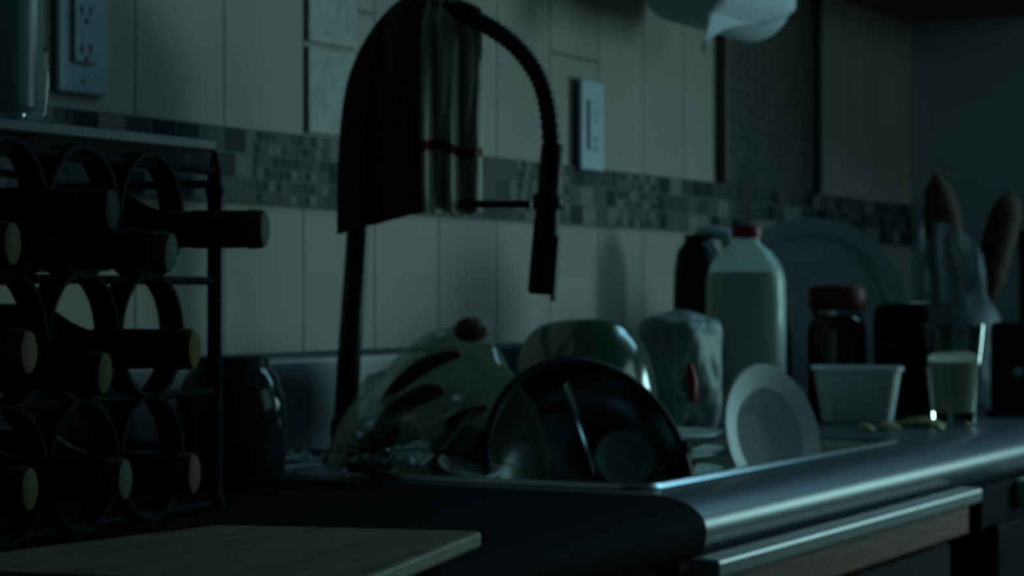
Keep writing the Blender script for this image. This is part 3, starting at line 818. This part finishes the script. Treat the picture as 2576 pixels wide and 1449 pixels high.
# ================================================================ THINGS ON THE COUNTER, RIGHT
mb = thing('milk_bottle', 'cloudy plastic milk bottle with red cap, two thirds full', 'bottle', (2.727, -0.235, 0.001), (0, 0, 0.30))
sq = 3.2
bm = B(); lathe(bm, [(0.044, 0.0), (0.050, 0.004), (0.0515, 0.012), (0.0515, 0.165), (0.0505, 0.195), (0.046, 0.213), (0.034, 0.232), (0.0195, 0.243), (0.0175, 0.247), (0.0175, 0.254)], n=64, e=sq, c0=True, c1=False)
mesh('bottle_shell', bm, M_hdpe, mb)
bm = B(); lathe(bm, [(0.043, 0.002), (0.0485, 0.006), (0.050, 0.014), (0.050, 0.165), (0.0492, 0.192), (0.0480, 0.206), (0.0, 0.206)], n=64, e=sq)
mesh('milk', bm, M_milk, mb)
bm = B(); lathe(bm, [(0.0195, 0.2505), (0.0200, 0.252), (0.0200, 0.264), (0.0185, 0.267), (0.0, 0.267)], n=40); mesh('cap', bm, M_red, mb, label='red cap')

sb = thing('soap_bottle', 'black bottle with a white pump top behind the milk bottle', 'bottle', (2.905, -0.090, 0.0))
bm = B(); lathe(bm, [(0.030, 0.0), (0.034, 0.003), (0.034, 0.17), (0.033, 0.210), (0.029, 0.238), (0.020, 0.250), (0.018, 0.252), (0.018, 0.262), (0.0, 0.263)], sx=1.0, sy=1.0)
mesh('bottle_body', bm, M_black, sb)
bm = B(); tube(bm, [(0, 0, 0.255), (0.004, -0.002, 0.266), (0.012, -0.012, 0.267), (0.022, -0.034, 0.262), (0.024, -0.040, 0.240)], [0.006, 0.007, 0.010, 0.011, 0.010])
mesh('pump', bm, M_outlet, sb, label='white pump nozzle')

wbg = thing('white_plastic_bag', 'slumped thin white bag with a red mark, left of the milk bottle', 'bag', (2.575, -0.205, 0.0))
bm = blob(5.5, 0.066, 0.052, 0.105, 0.16, 1.9, flat=-0.075)
for v in bm.verts:
    if v.co.z > 0.066: v.co.z = 0.066 + (v.co.z - 0.066) * 0.35
    v.co.z += 0.075; v.co.z += 0.10 * max(0, v.co.x) * (v.co.z / 0.16)
mesh('bag_body', bm, M_whitebag, wbg)
bm = B()
for q in range(2): 
    tube(bm, [(-0.045 + 0.002*q, -0.040, 0.045), (-0.049 + 0.002*q, -0.040, 0.070), (-0.047, -0.036, 0.092)], [0.003, 0.006, 0.003])
mesh('red_mark', bm, M_red, wbg, label='red print on the bag')

tr = thing('serving_tray', 'large round grey tray standing on edge behind the milk bottle and red jar', 'tray', (0, 0, 0))
nrm = Vector((-0.88, -0.40, 0.22)).normalized()
tr.rotation_euler = nrm.to_track_quat('Z', 'Y').to_euler()
tr.location = Vector((3.245, -0.135, T + 0.150))
bm = B(); lathe(bm, [(0.0, -0.002), (0.118, -0.002), (0.132, 0.010), (0.146, 0.012), (0.146, 0.015), (0.130, 0.014), (0.116, 0.002), (0.0, 0.002)], n=72)
mesh('tray_body', bm, M_tray, tr)

rj = thing('red_lidded_jar', 'dark red jar with a red lid behind the white tub', 'jar', (3.11, -0.225, 0.0), (0, 0, 0.2))
bm = B(); lathe(bm, [(0.037, 0.0), (0.042, 0.004), (0.043, 0.012), (0.043, 0.125), (0.039, 0.140), (0.034, 0.146), (0.034, 0.162)], e=2.6, c1=False); mesh('jar_glass', bm, pm('red_tinted_glass', (0.05, 0.004, 0.006), 0.10, spec=0.5, coat=0.3), rj)
bm = B(); lathe(bm, [(0.040, 0.156), (0.0415, 0.158), (0.0415, 0.186), (0.039, 0.190), (0.0, 0.190)]); mesh('lid', bm, pm('dark_red_lid', (0.10, 0.008, 0.012), 0.5, spec=0.2), rj, label='red screw lid')
bm = B(); lathe(bm, [(0.036, 0.146), (0.0385, 0.148), (0.0385, 0.154), (0.036, 0.156)]); mesh('neck_ring', bm, M_steel, rj)

tb = thing('white_tub', 'white tapered tub standing between the milk bottle and the glass', 'tub', (2.965, -0.305, 0.0), (0, 0, 0.35))
bm = B(); lathe(bm, [(0.046, 0.0), (0.049, 0.003), (0.060, 0.072), (0.0635, 0.073), (0.0635, 0.077), (0.0585, 0.077), (0.047, 0.006), (0.0, 0.005)], e=4.5, n=64); mesh('tub_body', bm, M_white, tb)

gl = thing('drinking_glass', 'tapered drinking glass half full of milk near the counter edge', 'glass', (2.952, -0.447, 0.001))
bm = B(); lathe(bm, [(0.027, 0.0), (0.0295, 0.002), (0.0300, 0.014), (0.0435, 0.135), (0.0430, 0.1365), (0.0420, 0.135), (0.0287, 0.018), (0.0, 0.016)], n=64); mesh('glass_wall', bm, M_glass, gl)
bm = B(); lathe(bm, [(0.0, 0.0165), (0.0284, 0.0185), (0.0362, 0.086), (0.0, 0.086)], n=64); mesh('milk', bm, M_milk, gl)

bb = thing('bread_bag', 'wrinkled see-through bread bag at the right wall, bread inside', 'bag', (3.50, -0.285, 0.0))
bm = B()
loops = []
for i in range(31):
    s = i / 30; z = 0.275 * s
    R = 0.062 + 0.016 * math.sin(PI * min(s * 1.6, 1)) - 0.012 * s
    lp = []
    for k in range(64):
        a = 2 * PI * k / 64
        r = R * (1 + 0.10 * noise.noise(Vector((math.cos(a) * 2, math.sin(a) * 2, s * 5))) + 0.07 * math.sin(5 * a + s * 6) * (0.3 + s) + 0.05 * noise.noise(Vector((math.cos(a) * 5, math.sin(a) * 5, s * 12))))
        zz2 = z
        if s > 0.6: zz2 += (s - 0.6) / 0.4 * (0.035 * (0.884 * math.sin(a) - 0.467 * math.cos(a)) + 0.006 * math.sin(4 * a))
        lp.append((r * math.cos(a), r * math.sin(a), zz2))
    loops.append(lp)
loft(bm, loops, True, False)
mesh('bag_film', bm, M_breadfilm, bb)
def loaf(label, p0, p1, r):
    t = thing('bread_loaf', label, 'bread', p0)
    d = Vector(p1) - Vector(p0)
    pts = [d * (i / 16) for i in range(17)]
    R = [max(0.002, r * (1 - abs(2 * i / 16 - 1) ** 3.5) ** 0.5 * (1 + 0.05 * math.sin(i * 2.1))) for i in range(17)]
    mesh('crust', tube(B(), pts, R, n=20), M_bread, t)
loaf('bread loaf poking out of the bread bag, the taller left one', (3.515, -0.300, 0.02), (3.475, -0.262, 0.372), 0.033)
loaf('bread loaf poking out of the bread bag, the shorter right one', (3.51, -0.325, 0.155), (3.568, -0.360, 0.345), 0.027)
loaf('round bread at the bottom of the bread bag', (3.495, -0.265, 0.07), (3.490, -0.310, 0.13), 0.040)

tk = thing('toaster', 'black toaster in the shadow behind the white tub', 'toaster', (3.075, -0.372, 0.0), (0, 0, 0.0))
mesh('housing', box(B(), 0, 0.15, -0.0, 0.085, 0.006, 0.165), M_matte, tk, bevel=0.018, seg=4)
mesh('slot', box(B(), 0.03, 0.12, 0.035, 0.05, 0.160, 0.1665), M_steel, tk, smooth=False)
mesh('lever', box(B(), -0.012, 0.002, 0.04, 0.06, 0.10, 0.112), M_black, tk, bevel=0.003)
for x in (0.015, 0.135):
    for y in (0.015, 0.070): mesh('foot', lathe(B(), [(0.007, 0), (0.007, 0.0065)], n=16, M=Matrix.Translation((x, y, 0))), M_black, tk)
bx = thing('black_box', 'low black box with a pale knob at the right picture edge', 'box', (3.20, -0.540, 0.0), (0, 0, 0.0))
mesh('housing', box(B(), 0.02, 0.30, 0.0, 0.12, 0.004, 0.137), M_black, bx, bevel=0.008, seg=3)
mesh('knob', lathe(B(), [(0.007, 0), (0.0065, 0.010), (0.0, 0.011)], n=20, M=Matrix.Translation((0.020, 0.075, 0.065)) @ Matrix.Rotation(-PI / 2, 4, 'Y')), M_outlet, bx, label='pale knob')
mesh('base_strip', box(B(), 0.012, 0.30, -0.004, 0.124, 0.0, 0.008), pm('brown_red_strip', (0.16, 0.03, 0.02), 0.5), bx, smooth=False, bevel=0.001)
cn = thing('canister', 'tall black canister in the corner behind the bread bag', 'canister', (3.70, -0.385, 0.0))
mesh('canister_body', lathe(B(), [(0.045, 0.0), (0.048, 0.004), (0.048, 0.255), (0.045, 0.26), (0.0, 0.26)]), M_black, cn)
mesh('lid', lathe(B(), [(0.050, 0.256), (0.051, 0.26), (0.051, 0.278), (0.046, 0.284), (0.010, 0.286), (0.009, 0.298), (0.0, 0.30)]), M_black, cn)
bx2 = thing('coffee_box', 'small dark box between the milk bottle and the red jar', 'box', (3.085, -0.155, 0.0))
mesh('box_body', box(B(), -0.045, 0.03, 0.0, 0.05, 0.0, 0.158), M_black, bx2, smooth=False, bevel=0.003)

# crumbs and peel on the counter
Gp = 'yellow scraps on the counter'
def flake(label, x, y, r, rot, long=1.0):
    r *= 1.2
    t = thing('yellow_scrap', label, 'food scrap', (x, y, 0.0005), (0, 0, rot), group=Gp)
    bm = B(); gr = []
    for i in range(13):
        a = -1 + 2 * i / 12
        row = []
        for k in range(-4, 5):
            b = k / 4
            wd = math.sqrt(max(0.03, 1 - a * a))
            row.append((a * r * long, b * r * 0.6 * wd, 0.003 + 0.5 * r * (1 - a * a) * (0.5 + 0.5 * math.cos(b * 2)) + 0.002 * noise.noise(Vector((a * 3 + x * 50, b * 3, y * 40)))))
        gr.append(row)
    loft(bm, gr, False, False, ring=False)
    mesh('peel', bm, M_yellow, t, solid=0.002)
flake('small pale yellow scrap in front of the white tub, leftmost of the scraps', 2.735, -0.395, 0.014, 0.9)
flake('small yellow scrap in front of the middle of the white tub', 2.775, -0.415, 0.012, 2.2)
flake('pale yellow scrap touching the foot of the white tub', 2.800, -0.400, 0.011, 0.2)
flake('longest yellow scrap, between the white tub and the glass', 2.865, -0.425, 0.019, -1.1, 1.5)
flake('brownish yellow scrap at the counter edge below the longest scrap', 2.800, -0.470, 0.013, 0.4)
flake('small yellow scrap beside the foot of the glass', 2.930, -0.405, 0.012, 1.4)
flake('tiny yellow crumb in front of the glass', 2.900, -0.480, 0.006, 0.4)
